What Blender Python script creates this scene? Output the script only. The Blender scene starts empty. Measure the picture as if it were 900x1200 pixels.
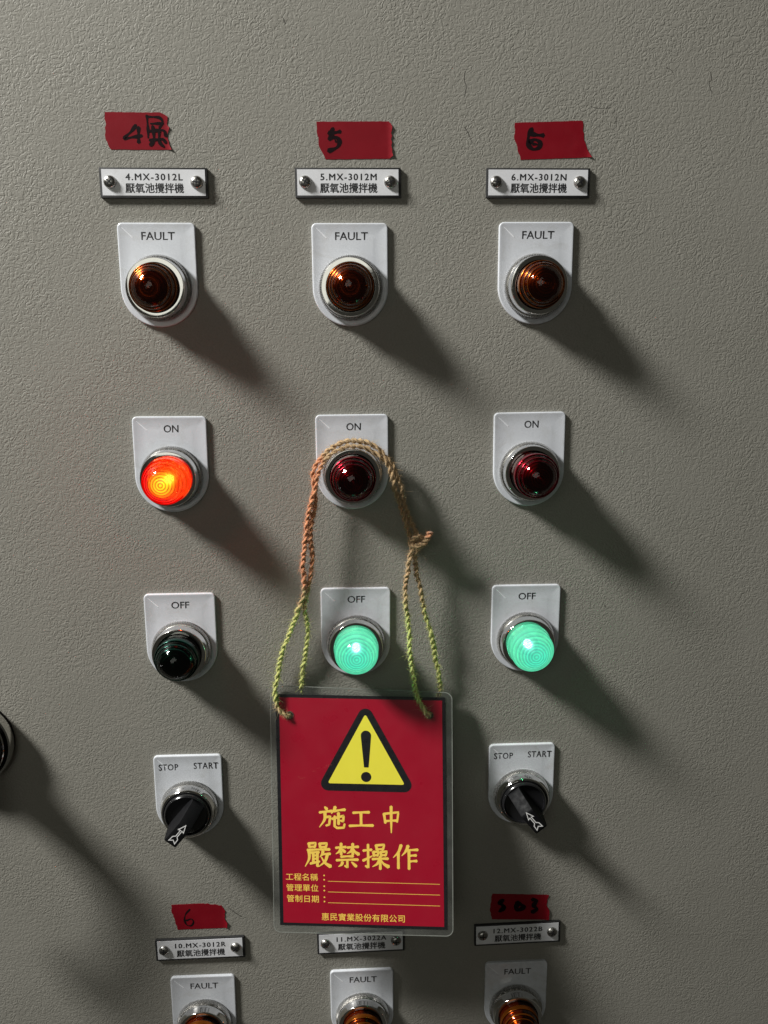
import bpy, bmesh, math, random
from mathutils import Matrix, Vector

# ------------------------------------------------------------------ frame of reference
# everything is laid out in millimetres on the door panel: x right, y up, z out of the panel
MM = 0.001
WALL = Matrix.Translation((0, 0, 1.5)) @ Matrix.Rotation(math.radians(90), 4, 'X')
scene = bpy.context.scene
col = scene.collection

# ------------------------------------------------------------------ camera
cam_data = bpy.data.cameras.new('camera')
cam = bpy.data.objects.new('camera', cam_data)
col.objects.link(cam)
CR = Matrix(((0.9987544, 0.0163274, -0.0471492), (-0.0062735, 0.9785383, 0.2059697), (0.0495003, -0.2054173, 0.9774218)))
cam.matrix_world = WALL @ Matrix.Translation(Vector((-6.0, 80.46, 538.4)) * MM) @ CR.to_4x4()
cam_data.sensor_width = 36
cam_data.sensor_fit = 'AUTO'
cam_data.lens = 996.7 * 36 / 1200
cam_data.clip_start = 0.01
cam_data.clip_end = 50
scene.camera = cam

# ------------------------------------------------------------------ world and lamps
world = bpy.data.worlds.new('World')
scene.world = world
world.use_nodes = True
wb = world.node_tree.nodes['Background']
wb.inputs[0].default_value = (1.0, 0.97, 0.80, 1)
wb.inputs[1].default_value = 0.030

def area_lamp(name, pos, target, w, h, power, colour):
    d = bpy.data.lights.new(name, 'AREA')
    d.shape = 'RECTANGLE'; d.size = w; d.size_y = h; d.energy = power; d.color = colour
    o = bpy.data.objects.new(name, d); col.objects.link(o)
    p = Vector(pos) * MM; t = Vector(target) * MM
    o.matrix_world = WALL @ Matrix.Translation(p) @ (t - p).to_track_quat('-Z', 'Y').to_matrix().to_4x4()
    return o

area_lamp('ceiling_light', (-1560, 1500, 600), (0, -100, 0), 0.40, 0.36, 106, (1.0, 0.985, 0.945))
area_lamp('fill_light', (-400, 415, 1600), (-100, 0, 0), 1.0, 0.78, 2.5, (1.0, 1.0, 0.90))  # added fill: lifts the shadows and gives the chrome lips their bright reflection

scene.view_settings.view_transform = 'Standard'
scene.view_settings.look = 'None'
scene.view_settings.exposure = 0
scene.view_settings.gamma = 1
scene.cycles.max_bounces = 8
scene.cycles.transparent_max_bounces = 16
scene.cycles.sample_clamp_indirect = 4
scene.cycles.use_denoising = True

# ------------------------------------------------------------------ materials
def new_mat(name):
    m = bpy.data.materials.new(name); m.use_nodes = True
    return m, m.node_tree.nodes, m.node_tree.links, m.node_tree.nodes['Principled BSDF']

def noise(n, l, scale, detail=2, rough=.5, dist=0, vec=None):
    t = n.new('ShaderNodeTexNoise'); t.inputs['Scale'].default_value = scale
    t.inputs['Detail'].default_value = detail; t.inputs['Roughness'].default_value = rough
    t.inputs['Distortion'].default_value = dist
    if vec is None:
        tc = n.new('ShaderNodeTexCoord'); vec = tc.outputs['Object']
    l.new(vec, t.inputs['Vector'])
    return t.outputs['Fac']

def mapr(n, l, v, a, b, c, d, smooth=False):
    r = n.new('ShaderNodeMapRange')
    if smooth: r.interpolation_type = 'SMOOTHSTEP'
    for i, x in zip((1, 2, 3, 4), (a, b, c, d)): r.inputs[i].default_value = x
    l.new(v, r.inputs[0]); return r.outputs[0]

def math_n(n, l, op, a, b=None):
    m = n.new('ShaderNodeMath'); m.operation = op
    for i, v in enumerate((a, b)):
        if v is None: continue
        if isinstance(v, (int, float)): m.inputs[i].default_value = v
        else: l.new(v, m.inputs[i])
    return m.outputs[0]

def mixc(n, l, fac, a, b):
    m = n.new('ShaderNodeMix'); m.data_type = 'RGBA'
    l.new(fac, m.inputs[0])
    for i, v in ((6, a), (7, b)):
        if isinstance(v, tuple): m.inputs[i].default_value = (*v, 1)
        else: l.new(v, m.inputs[i])
    return m.outputs[2]

def bump(n, l, h, p, strength, dist):
    b = n.new('ShaderNodeBump'); b.inputs['Strength'].default_value = strength; b.inputs['Distance'].default_value = dist
    l.new(h, b.inputs['Height']); l.new(b.outputs[0], p.inputs['Normal']); return b

def simple(name, colour, rough=.5, metal=0, coat=0, wear=0.12, nscale=120, bmp=0, bscale=600, spec=.5, coat_rough=.08):
    m, n, l, p = new_mat(name)
    f = noise(n, l, nscale, 4, .6)
    a = tuple(c * (1 - wear) for c in colour); b = tuple(min(1, c * (1 + wear)) for c in colour)
    l.new(mixc(n, l, f, a, b), p.inputs['Base Color'])
    f2 = noise(n, l, nscale * 2.3, 3)
    l.new(mapr(n, l, f2, .3, .7, rough * .8, min(1, rough * 1.25)), p.inputs['Roughness'])
    p.inputs['Metallic'].default_value = metal
    p.inputs['Coat Weight'].default_value = coat
    p.inputs['Coat Roughness'].default_value = coat_rough
    p.inputs['Specular IOR Level'].default_value = spec
    if bmp: bump(n, l, noise(n, l, bscale, 3), p, bmp, .0002)
    return m

def panel_material():
    m, n, l, p = new_mat('textured_grey_paint')
    tc = n.new('ShaderNodeTexCoord'); v = tc.outputs['Object']
    # warp the lookup, then wrinkled ridges of a leather-grain powder coat
    warp = n.new('ShaderNodeTexNoise'); warp.inputs['Scale'].default_value = 190; warp.inputs['Detail'].default_value = 1
    l.new(v, warp.inputs['Vector'])
    vm = n.new('ShaderNodeVectorMath'); vm.operation = 'MULTIPLY_ADD'
    l.new(warp.outputs['Color'], vm.inputs[0]); vm.inputs[1].default_value = (.0035,) * 3; l.new(v, vm.inputs[2])
    a = noise(n, l, 380, 1.5, .5, .25, vm.outputs[0])
    r1 = math_n(n, l, 'ABSOLUTE', math_n(n, l, 'SUBTRACT', a, .5))
    r1 = mapr(n, l, r1, 0, .12, 0, 1, True)
    b = noise(n, l, 760, 2, .5, .4, vm.outputs[0])
    patch = mapr(n, l, noise(n, l, 22, 2, .5, 0, v), .35, .65, .55, 1)
    h = math_n(n, l, 'ADD', math_n(n, l, 'MULTIPLY', r1, .55), math_n(n, l, 'MULTIPLY', b, .75))
    h = math_n(n, l, 'MULTIPLY', h, patch)
    bump(n, l, h, p, 1.0, PANEL_BUMP)
    big = noise(n, l, 9, 4, .6, 0, v)
    base = mixc(n, l, mapr(n, l, big, .3, .7, 0, 1), (.252, .245, .214), (.280, .272, .240))
    fine = noise(n, l, 900, 2, .5, 0, v)
    base = mixc(n, l, mapr(n, l, fine, .35, .65, 0, .35), base, (.20, .19, .165))
    # faint grubby smears
    dirt = mapr(n, l, noise(n, l, 34, 5, .7, .6, v), .66, .80, 0, .28)
    base = mixc(n, l, dirt, base, (.13, .12, .10))
    l.new(base, p.inputs['Base Color'])
    p.inputs['Roughness'].default_value = .55
    p.inputs['Specular IOR Level'].default_value = .3
    return m
PANEL_BUMP = .00021

def chrome(name, rough=.12, colour=(.72, .71, .69), bscale=0):
    m, n, l, p = new_mat(name)
    l.new(mixc(n, l, noise(n, l, 260, 4, .7), tuple(c * .8 for c in colour), colour), p.inputs['Base Color'])
    p.inputs['Metallic'].default_value = 1
    l.new(mapr(n, l, noise(n, l, 420, 4, .7), .35, .7, rough * .6, rough * 1.7), p.inputs['Roughness'])
    return m

def shell_material(name, tint, rough=.04):
    """clear tinted outer skin of a lens: see-through plus a sharp surface reflection"""
    m = bpy.data.materials.new(name); m.use_nodes = True
    n, l = m.node_tree.nodes, m.node_tree.links; n.clear()
    out = n.new('ShaderNodeOutputMaterial')
    tr = n.new('ShaderNodeBsdfTransparent'); tr.inputs[0].default_value = (*tint, 1)
    gl = n.new('ShaderNodeBsdfGlossy'); gl.inputs['Roughness'].default_value = rough
    fr = n.new('ShaderNodeFresnel'); fr.inputs[0].default_value = 1.5
    nt = noise(n, l, 160, 3)
    l.new(mapr(n, l, nt, .4, .75, rough * .7, rough * 2.2), gl.inputs['Roughness'])
    bp = n.new('ShaderNodeBump'); bp.inputs['Strength'].default_value = .5; bp.inputs['Distance'].default_value = .0004
    l.new(noise(n, l, 330, 2, .6), bp.inputs['Height']); l.new(bp.outputs[0], gl.inputs['Normal'])
    mx = n.new('ShaderNodeMixShader')
    l.new(fr.outputs[0], mx.inputs[0]); l.new(tr.outputs[0], mx.inputs[1]); l.new(gl.outputs[0], mx.inputs[2])
    l.new(mx.outputs[0], out.inputs[0])
    return m

def ring_material(name, colour, metal=.55, rough=.22):
    m, n, l, p = new_mat(name)
    l.new(mixc(n, l, noise(n, l, 200, 3), tuple(c * .7 for c in colour), colour), p.inputs['Base Color'])
    p.inputs['Metallic'].default_value = metal; p.inputs['Roughness'].default_value = rough
    tc = n.new('ShaderNodeTexCoord'); sep = n.new('ShaderNodeSeparateXYZ'); l.new(tc.outputs['Object'], sep.inputs[0])
    rr = math_n(n, l, 'SQRT', math_n(n, l, 'ADD', math_n(n, l, 'POWER', sep.outputs[0], 2.0), math_n(n, l, 'POWER', sep.outputs[1], 2.0)))
    w = math_n(n, l, 'SINE', math_n(n, l, 'MULTIPLY', rr, 2 * math.pi / .00169))
    bump(n, l, mapr(n, l, w, -1, 1, 0, 1), p, 1.0, .00032)
    dark = mapr(n, l, w, -.9, .5, .35, 1, True)
    cm = n.new('ShaderNodeVectorMath'); cm.operation = 'SCALE'
    old = p.inputs['Base Color'].links[0].from_socket
    l.new(old, cm.inputs[0]); l.new(dark, cm.inputs['Scale']); l.new(cm.outputs[0], p.inputs['Base Color'])
    return m

def glow_material(name, inner, outer, core, strength, see, lo=.6):
    """moulded ring lens with the lamp on: it glows by itself and lets the bulb show through"""
    m = bpy.data.materials.new(name); m.use_nodes = True
    n, l = m.node_tree.nodes, m.node_tree.links; n.clear()
    out = n.new('ShaderNodeOutputMaterial')
    tc = n.new('ShaderNodeTexCoord'); sep = n.new('ShaderNodeSeparateXYZ'); l.new(tc.outputs['Object'], sep.inputs[0])
    rr = math_n(n, l, 'SQRT', math_n(n, l, 'ADD', math_n(n, l, 'POWER', sep.outputs[0], 2.0), math_n(n, l, 'POWER', sep.outputs[1], 2.0)))
    f = mapr(n, l, rr, core[0] * MM, core[1] * MM, 0, 1, True)
    c = mixc(n, l, f, inner, outer)
    # fine grooves moulded in the plastic hold less light
    groove = math_n(n, l, 'SINE', math_n(n, l, 'MULTIPLY', rr, 2 * math.pi / .00175))
    g = mapr(n, l, groove, -.8, .8, lo, 1.08, True)
    nz = mapr(n, l, noise(n, l, 300, 3), .3, .7, .85, 1.1)
    em = n.new('ShaderNodeEmission'); l.new(c, em.inputs[0])
    l.new(math_n(n, l, 'MULTIPLY', math_n(n, l, 'MULTIPLY', g, nz), strength), em.inputs[1])
    tr = n.new('ShaderNodeBsdfTransparent'); tr.inputs[0].default_value = (*see[1], 1)
    mx = n.new('ShaderNodeMixShader'); mx.inputs[0].default_value = see[0]
    l.new(em.outputs[0], mx.inputs[1]); l.new(tr.outputs[0], mx.inputs[2])
    l.new(mx.outputs[0], out.inputs[0])
    return m

def emission(name, colour, strength):
    m = bpy.data.materials.new(name); m.use_nodes = True
    n, l = m.node_tree.nodes, m.node_tree.links; n.clear()
    out = n.new('ShaderNodeOutputMaterial'); em = n.new('ShaderNodeEmission')
    em.inputs[0].default_value = (*colour, 1); em.inputs[1].default_value = strength
    l.new(em.outputs[0], out.inputs[0]); return m

def film_material():
    m = bpy.data.materials.new('laminating_film'); m.use_nodes = True
    n, l = m.node_tree.nodes, m.node_tree.links; n.clear()
    out = n.new('ShaderNodeOutputMaterial')
    tr = n.new('ShaderNodeBsdfTransparent'); tr.inputs[0].default_value = (.95, .96, .95, 1)
    pr = n.new('ShaderNodeBsdfPrincipled'); pr.inputs['Base Color'].default_value = (.36, .37, .35, 1); pr.inputs['Roughness'].default_value = .16
    h = noise(n, l, 26, 3, .5, .6)
    bump(n, l, h, pr, .5, .0012)
    fr = n.new('ShaderNodeFresnel'); fr.inputs[0].default_value = 1.45
    f = math_n(n, l, 'ADD', fr.outputs[0], mapr(n, l, noise(n, l, 50, 4, .6), .35, .7, .03, .12))
    mx = n.new('ShaderNodeMixShader'); l.new(f, mx.inputs[0]); l.new(tr.outputs[0], mx.inputs[1]); l.new(pr.outputs[0], mx.inputs[2])
    l.new(mx.outputs[0], out.inputs[0]); return m

def jute_material(name='jute_fibre', k=1.0):
    m, n, l, p = new_mat(name)
    f = noise(n, l, 700, 4, .7)
    g = noise(n, l, 60, 2)
    c = mixc(n, l, mapr(n, l, f, .3, .7, 0, 1), (.20 * k, .125 * k, .055 * k), (.56 * k, .41 * k, .22 * k))
    c = mixc(n, l, mapr(n, l, g, .4, .7, 0, .4), c, (.40 * k, .24 * k, .11 * k))
    # the twine changes colour in lengths: orange down the left, yellow-green toward the tag, an orange cut end
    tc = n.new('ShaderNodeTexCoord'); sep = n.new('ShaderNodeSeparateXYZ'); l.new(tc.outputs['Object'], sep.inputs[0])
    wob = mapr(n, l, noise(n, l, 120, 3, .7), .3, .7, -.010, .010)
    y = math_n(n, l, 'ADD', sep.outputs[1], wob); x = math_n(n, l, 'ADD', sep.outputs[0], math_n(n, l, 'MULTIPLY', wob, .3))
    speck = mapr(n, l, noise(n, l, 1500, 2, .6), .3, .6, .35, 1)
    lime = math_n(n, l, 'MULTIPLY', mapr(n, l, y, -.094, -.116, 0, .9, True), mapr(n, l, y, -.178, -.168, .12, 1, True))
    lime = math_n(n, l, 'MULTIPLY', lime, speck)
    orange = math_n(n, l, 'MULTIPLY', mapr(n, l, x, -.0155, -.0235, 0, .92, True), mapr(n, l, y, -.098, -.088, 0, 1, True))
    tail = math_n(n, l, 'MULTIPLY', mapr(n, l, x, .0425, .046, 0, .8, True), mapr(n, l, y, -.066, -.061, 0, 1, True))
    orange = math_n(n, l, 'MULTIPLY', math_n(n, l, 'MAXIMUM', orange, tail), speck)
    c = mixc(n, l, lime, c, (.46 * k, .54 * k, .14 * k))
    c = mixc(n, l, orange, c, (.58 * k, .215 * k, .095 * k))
    l.new(c, p.inputs['Base Color']); p.inputs['Roughness'].default_value = .85
    p.inputs['Sheen Weight'].default_value = .3
    bump(n, l, noise(n, l, 2200, 3, .6), p, .8, .0004)
    return m

MT = dict(
    panel=panel_material(),
    plate=simple('glossy_white_plastic', (.60, .625, .67), .30, coat=.4, wear=.03, nscale=60),
    highlight=simple('painted_highlight', (.80, .82, .86), .25, wear=.02),  # paler than the plate: the diagonal reflection is painted into this colour
    ink=simple('black_ink', (.012, .012, .014), .5, wear=.1),
    black_core=simple('black_engraving_core', (.02, .02, .021), .5),
    white_face=simple('white_engraving_face', (.72, .73, .76), .45, wear=.04, nscale=90),
    steel=chrome('screw_steel', .30, (.45, .44, .42)),
    knurl=chrome('knurled_chrome', .2, (.62, .61, .59)),
    chrome=chrome('polished_chrome', .075, (.78, .77, .75)),
    black_plastic=simple('black_plastic', (.007, .007, .008), .6, wear=.2, spec=.12),
    black_gloss=simple('glossy_black_plastic', (.010, .010, .011), .18, wear=.2, coat=.5),
    gasket=simple('grey_black_collar', (.035, .036, .036), .35, wear=.2),
    arrow=simple('white_arrow_paint', (.88, .88, .88), .5, wear=.08, nscale=500),
    tape=simple('red_adhesive_tape', (.20, .005, .012), .4, wear=.18, nscale=50, bmp=.5, bscale=90, spec=.18),
    marker=simple('black_marker', (.010, .004, .005), .7, wear=.5, nscale=300, spec=.1),
    card_red=simple('red_printed_card', (.315, .005, .021), .32, wear=.06, nscale=30, bmp=.9, bscale=20, coat=.8, coat_rough=.11),
    card_black=simple('black_printed_border', (.012, .012, .014), .3, wear=.1, coat=.35),
    yellow=simple('yellow_print', (.80, .72, .060), .4, wear=.03, coat=.2),
    gold=simple('gold_print', (.88, .60, .10), .45, wear=.05),
    film=film_material(),
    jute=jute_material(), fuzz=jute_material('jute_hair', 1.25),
    edge_highlight=simple('film_edge_highlight', (.21, .22, .20), .3, wear=.6, nscale=60),  # highlight along the laminate's edge, painted as a paler colour
    scratch=simple('scratched_film', (.52, .10, .08), .6, wear=.4),
    scuff=simple('pencil_scuff', (.075, .07, .06), .7, wear=.4, nscale=900),
    cavity=simple('lamp_cavity', (.02, .02, .02), .3),
    amber_shell=shell_material('amber_lens_skin', (.86, .55, .32)),
    amber_ring=ring_material('amber_lens_rings', (.36, .098, .010), .85, .18),
    red_shell=shell_material('red_lens_skin', (.72, .28, .32)),
    red_ring=ring_material('red_lens_rings', (.30, .004, .018), .85, .18),
    green_shell=shell_material('green_lens_skin', (.22, .42, .36)),
    green_ring=ring_material('green_lens_rings', (.005, .048, .034), .7, .17),
    lit_red_shell=shell_material('lit_red_lens_skin', (1.0, .93, .9)),
    lit_red_ring=glow_material('lit_red_lens_rings', (1.0, .55, .02), (1.0, .002, .001), (3.0, 9.6), 1.7, (.15, (1, .62, .2)), .32),
    lit_green_shell=shell_material('lit_green_lens_skin', (.96, 1, .98)),
    lit_green_ring=glow_material('lit_green_lens_rings', (.10, .86, .60), (.14, .86, .50), (5, 13), 1.12, (.28, (.7, 1, .9)), .66),
    red_bulb=emission('red_lamp_bulb', (1, .62, .16), 42),
    green_bulb=emission('green_lamp_bulb', (.60, 1, .92), 22),
)

def haze_glow(name, colour, strength, clear):
    m = bpy.data.materials.new(name); m.use_nodes = True
    n, l = m.node_tree.nodes, m.node_tree.links; n.clear()
    out = n.new('ShaderNodeOutputMaterial'); em = n.new('ShaderNodeEmission'); tr = n.new('ShaderNodeBsdfTransparent')
    em.inputs[0].default_value = (*colour, 1); em.inputs[1].default_value = strength
    mx = n.new('ShaderNodeMixShader'); mx.inputs[0].default_value = clear
    l.new(em.outputs[0], mx.inputs[1]); l.new(tr.outputs[0], mx.inputs[2]); l.new(mx.outputs[0], out.inputs[0])
    return m
for g, st in enumerate((8, 3.6, 1.2, .4)):
    MT['red_glow_%d' % g] = haze_glow('red_bulb_glow', (1, .50, .06), st * 4.5, .72)
    MT['green_glow_%d' % g] = haze_glow('green_bulb_glow', (.45, 1, .85), st, .72)

def grime(m):
    # faint fingermarks, different on every plate
    n, l = m.node_tree.nodes, m.node_tree.links; p = n['Principled BSDF']
    tc = n.new('ShaderNodeTexCoord'); oi = n.new('ShaderNodeObjectInfo'); va = n.new('ShaderNodeVectorMath'); va.operation = 'ADD'
    l.new(tc.outputs['Object'], va.inputs[0]); l.new(oi.outputs['Random'], va.inputs[1])
    f = mapr(n, l, noise(n, l, 70, 5, .72, .8, va.outputs[0]), .50, .72, 0, .30)
    old = p.inputs['Base Color'].links[0].from_socket
    l.new(mixc(n, l, f, old, (.36, .35, .31)), p.inputs['Base Color'])
    f2 = mapr(n, l, noise(n, l, 130, 4, .7, .5, va.outputs[0]), .4, .7, .22, .48)
    l.new(f2, p.inputs['Roughness'])
for k in ('plate', 'white_face'): grime(MT[k])

# ------------------------------------------------------------------ mesh helpers (all in mm)
def link(name, me, m=None, parent=None, loc=(0, 0, 0), rot=0, tilt=None):
    o = bpy.data.objects.new(name, me); col.objects.link(o)
    if m is not None and len(me.materials) == 0: me.materials.append(MT[m] if isinstance(m, str) else m)
    M = Matrix.Translation(Vector(loc) * MM) @ Matrix.Rotation(rot, 4, 'Z')
    if tilt is not None: M = Matrix.Translation(Vector(loc) * MM) @ tilt
    if parent is None: o.matrix_world = WALL @ M
    else:
        o.parent = parent; o.matrix_basis = M
    return o

def root(name, label, cat, loc, rot=0, group=None, tilt=None):
    o = bpy.data.objects.new(name, None); col.objects.link(o)
    o.empty_display_size = .01
    M = Matrix.Translation(Vector(loc) * MM) @ (Matrix.Rotation(rot, 4, 'Z') if tilt is None else tilt)
    o.matrix_world = WALL @ M
    tag(o, label, cat, group); return o

def tag(o, label, cat, group=None):
    o['label'] = label; o['category'] = cat
    if group: o['group'] = group

def from_bm(name, bm, sharp=35):
    me = bpy.data.meshes.new(name)
    bmesh.ops.recalc_face_normals(bm, faces=bm.faces)
    bm.to_mesh(me); bm.free()
    for v in me.vertices: v.co *= MM
    for p in me.polygons: p.use_smooth = True
    me.set_sharp_from_angle(angle=math.radians(sharp))
    return me

def lathe(name, prof, seg=72, close=False, teeth=None):
    """prof: (r,z) list; teeth=(count, depth, first, last) cuts a knurl into that span of the profile"""
    bm = bmesh.new(); rings = []
    if teeth: seg = teeth[0] * 2
    for k, (r, z) in enumerate(prof):
        if r < 1e-6: rings.append([bm.verts.new((0, 0, z))]); continue
        rings.append([bm.verts.new(((r - (teeth[1] if teeth and teeth[2] <= k <= teeth[3] and i % 2 else 0)) * math.cos(2 * math.pi * i / seg),
                                    (r - (teeth[1] if teeth and teeth[2] <= k <= teeth[3] and i % 2 else 0)) * math.sin(2 * math.pi * i / seg), z)) for i in range(seg)])
    for a, b in zip(rings, rings[1:]):
        for i in range(seg):
            j = (i + 1) % seg
            if len(a) == 1: bm.faces.new((a[0], b[i], b[j]))
            elif len(b) == 1: bm.faces.new((a[i], a[j], b[0]))
            else: bm.faces.new((a[i], a[j], b[j], b[i]))
    return from_bm(name, bm)

def shape(name, loops, depth, z=0, bevel=0):
    """filled 2-D outlines (later loops may be holes) given thickness; bottom face at z"""
    cu = bpy.data.curves.new(name, 'CURVE'); cu.dimensions = '2D'; cu.fill_mode = 'BOTH'
    for lp in loops:
        s = cu.splines.new('POLY'); s.points.add(len(lp) - 1)
        for pt, (x, y) in zip(s.points, lp): pt.co = (x * MM, y * MM, 0, 1)
        s.use_cyclic_u = True
    cu.extrude = max(0, depth / 2 - bevel) * MM
    cu.bevel_depth = bevel * MM; cu.bevel_resolution = 1; cu.offset = -bevel * MM
    return curve_mesh(name, cu, z + depth / 2)

def curve_mesh(name, cu, dz):
    o = bpy.data.objects.new(name, cu); col.objects.link(o)
    dg = bpy.context.evaluated_depsgraph_get()
    me = bpy.data.meshes.new_from_object(o.evaluated_get(dg)); me.name = name
    bpy.data.objects.remove(o)
    bm = bmesh.new(); bm.from_mesh(me)
    bmesh.ops.remove_doubles(bm, verts=bm.verts, dist=1e-6)
    bm.to_mesh(me); bm.free()
    for v in me.vertices: v.co.z += dz * MM
    for p in me.polygons: p.use_smooth = True
    me.set_sharp_from_angle(angle=math.radians(30))
    me.materials.clear()
    return me

TEXTS = {}
def text_mesh(body, w, h, bold=0, spacing=1.0, depth=.03):
    """lettering scaled so that its ink is w by h mm, centred on the origin"""
    key = (body, w, h, bold, spacing, depth)
    if key in TEXTS: return TEXTS[key]
    cu = bpy.data.curves.new('lettering', 'FONT'); cu.body = body; cu.size = .01
    cu.space_character = spacing;  cu.resolution_u = 3; cu.extrude = 0
    o = bpy.data.objects.new('lettering', cu); col.objects.link(o)
    dg = bpy.context.evaluated_depsgraph_get()
    me = bpy.data.meshes.new_from_object(o.evaluated_get(dg)); me.name = 'lettering'
    bpy.data.objects.remove(o)
    xs = [v.co.x for v in me.vertices]; ys = [v.co.y for v in me.vertices]
    x0, x1, y0, y1 = min(xs), max(xs), min(ys), max(ys)
    bm = bmesh.new(); bm.from_mesh(me)
    for v in bm.verts:
        v.co = Vector(((v.co.x - (x0 + x1) / 2) / (x1 - x0) * w * MM, (v.co.y - (y0 + y1) / 2) / (y1 - y0) * h * MM, 0))
    r = bmesh.ops.extrude_face_region(bm, geom=bm.faces[:])
    for g in r['geom']:
        if isinstance(g, bmesh.types.BMVert): g.co.z += depth * MM
    bmesh.ops.recalc_face_normals(bm, faces=bm.faces)
    if bold > 0:            # heavier print: the same letters laid down again a hair to each side
        base = bm.verts[:] + bm.edges[:] + bm.faces[:]
        for k, (dx, dy) in enumerate(((1, .3), (-1, -.3), (0, .8))[:3 if bold > .1 else 2]):
            d = bmesh.ops.duplicate(bm, geom=base)
            for g in d['geom']:
                if isinstance(g, bmesh.types.BMVert): g.co += Vector((dx * bold, dy * bold, (k + 1) * .012)) * MM
    bm.to_mesh(me); bm.free(); me.materials.clear()
    TEXTS[key] = me
    return me

def lettering(body, parent, x, y, z, w, h, m='ink', bold=0, spacing=1.0, rot=0):
    return link('lettering', text_mesh(body, w, h, bold, spacing), m, parent, (x, y, z), rot)

def arc(cx, cy, r, a0, a1, n):
    return [(cx + r * math.cos(math.radians(a0 + (a1 - a0) * i / n)), cy + r * math.sin(math.radians(a0 + (a1 - a0) * i / n))) for i in range(n + 1)]

def rounded(pts, r, n=6):
    out = []; N = len(pts)
    for i in range(N):
        p = Vector(pts[i]); a = (Vector(pts[i - 1]) - p).normalized(); b = (Vector(pts[(i + 1) % N]) - p).normalized()
        ang = a.angle(b); rr = r[i] if isinstance(r, (list, tuple)) else r
        d = rr / math.tan(ang / 2); c = p + (a + b).normalized() * (rr / math.sin(ang / 2))
        s = p + a * d - c; e = p + b * d - c
        a0 = math.atan2(s.y, s.x); a1 = math.atan2(e.y, e.x); da = (a1 - a0 + math.pi) % (2 * math.pi) - math.pi
        out += [(c.x + rr * math.cos(a0 + da * k / n), c.y + rr * math.sin(a0 + da * k / n)) for k in range(n + 1)]
    return out

def grid_cut(bm, step):
    xs = [v.co.x for v in bm.verts]; ys = [v.co.y for v in bm.verts]
    for lo, hi, nrm in ((min(xs), max(xs), (1, 0, 0)), (min(ys), max(ys), (0, 1, 0))):
        c = math.ceil((lo + 1e-6) / step) * step
        while c < hi - 1e-6:
            bmesh.ops.bisect_plane(bm, geom=bm.verts[:] + bm.edges[:] + bm.faces[:], dist=1e-7, plane_co=Vector(nrm) * c, plane_no=nrm)
            c += step

# ------------------------------------------------------------------ the panel
bm = bmesh.new()
bmesh.ops.create_cube(bm, size=1, matrix=Matrix.Translation((0, -100, -9)) @ Matrix.Diagonal((1500, 1700, 18, 1)))
panel = link('cabinet_wall', from_bm('cabinet_wall', bm), 'panel')
panel['kind'] = 'structure'

def ribbon(bm, pts, widths, z):
    """a flat brush stroke"""
    P = [Vector(p) for p in pts]
    L = []; R = []
    for i, p in enumerate(P):
        t = (P[min(i + 1, len(P) - 1)] - P[max(i - 1, 0)]).normalized(); nn = Vector((-t.y, t.x))
        w = widths[i] / 2
        L.append(p + nn * w); R.append(p - nn * w)
    t0 = (P[1] - P[0]).normalized(); t1 = (P[-1] - P[-2]).normalized()
    start = P[0] - t0 * widths[0] * .35; end = P[-1] + t1 * widths[-1] * .35
    lo = [bm.verts.new((v.x, v.y, z)) for v in L]; ro = [bm.verts.new((v.x, v.y, z)) for v in R]
    s = bm.verts.new((start.x, start.y, z)); e = bm.verts.new((end.x, end.y, z))
    for i in range(len(P) - 1): bm.faces.new((ro[i], ro[i + 1], lo[i + 1], lo[i]))
    bm.faces.new((s, ro[0], lo[0])); bm.faces.new((e, lo[-1], ro[-1]))

def smooth_path(pts, step):
    """Catmull-Rom through points of any dimension"""
    P = [Vector(p) for p in pts]; P = [P[0] * 2 - P[1]] + P + [P[-1] * 2 - P[-2]]
    out = []
    for i in range(1, len(P) - 2):
        n = max(2, int((P[i + 1] - P[i]).length / step))
        for k in range(n):
            t = k / n
            out.append(.5 * (2 * P[i] + (P[i + 1] - P[i - 1]) * t + (2 * P[i - 1] - 5 * P[i] + 4 * P[i + 1] - P[i + 2]) * t * t
                             + (3 * P[i] - P[i - 1] - 3 * P[i + 1] + P[i + 2]) * t ** 3))
    out.append(P[-2]); return out

rnd = random.Random(7)
for pts, w in (([(69.2, 230.5), (68.8, 226), (69.9, 222), (69.2, 217)], .45), ([(69.5, 199.8), (71.5, 196.5), (73.8, 191.5)], .7),
               ([(189.2, 233.4), (191.5, 232.2), (193.5, 230.4)], .5), ([(215.6, 231.7), (216.8, 227), (215.4, 225), (217.8, 219.5)], .6),
               ([(-36.9, 258.6), (-36.0, 257), (-35.0, 254.7)], .7), ([(144, 212), (150, 210.5), (157, 211.2)], .3),
               ([(160, 208), (161, 200)], .3), ([(-250, 172), (-247, 160), (-249, 148)], .4), ([(-246, 16), (-247, 4), (-243, -10)], .4),
               ([(-92.5, -318.5), (-88, -322.5), (-83.5, -326)], .8), ([(147, 126), (147.6, 123.5)], .6), ([(168, -99), (168.5, -101)], .8)):
    b = bmesh.new(); sp = smooth_path([(x, y) for x, y in pts], .8)
    ribbon(b, [p + Vector((rnd.uniform(-.15, .15), rnd.uniform(-.15, .15))) for p in sp], [w * rnd.uniform(.3, 1) for _ in sp], .06)
    o = link('scuff_mark', from_bm('scuff_mark', b), 'scuff', panel)

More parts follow.
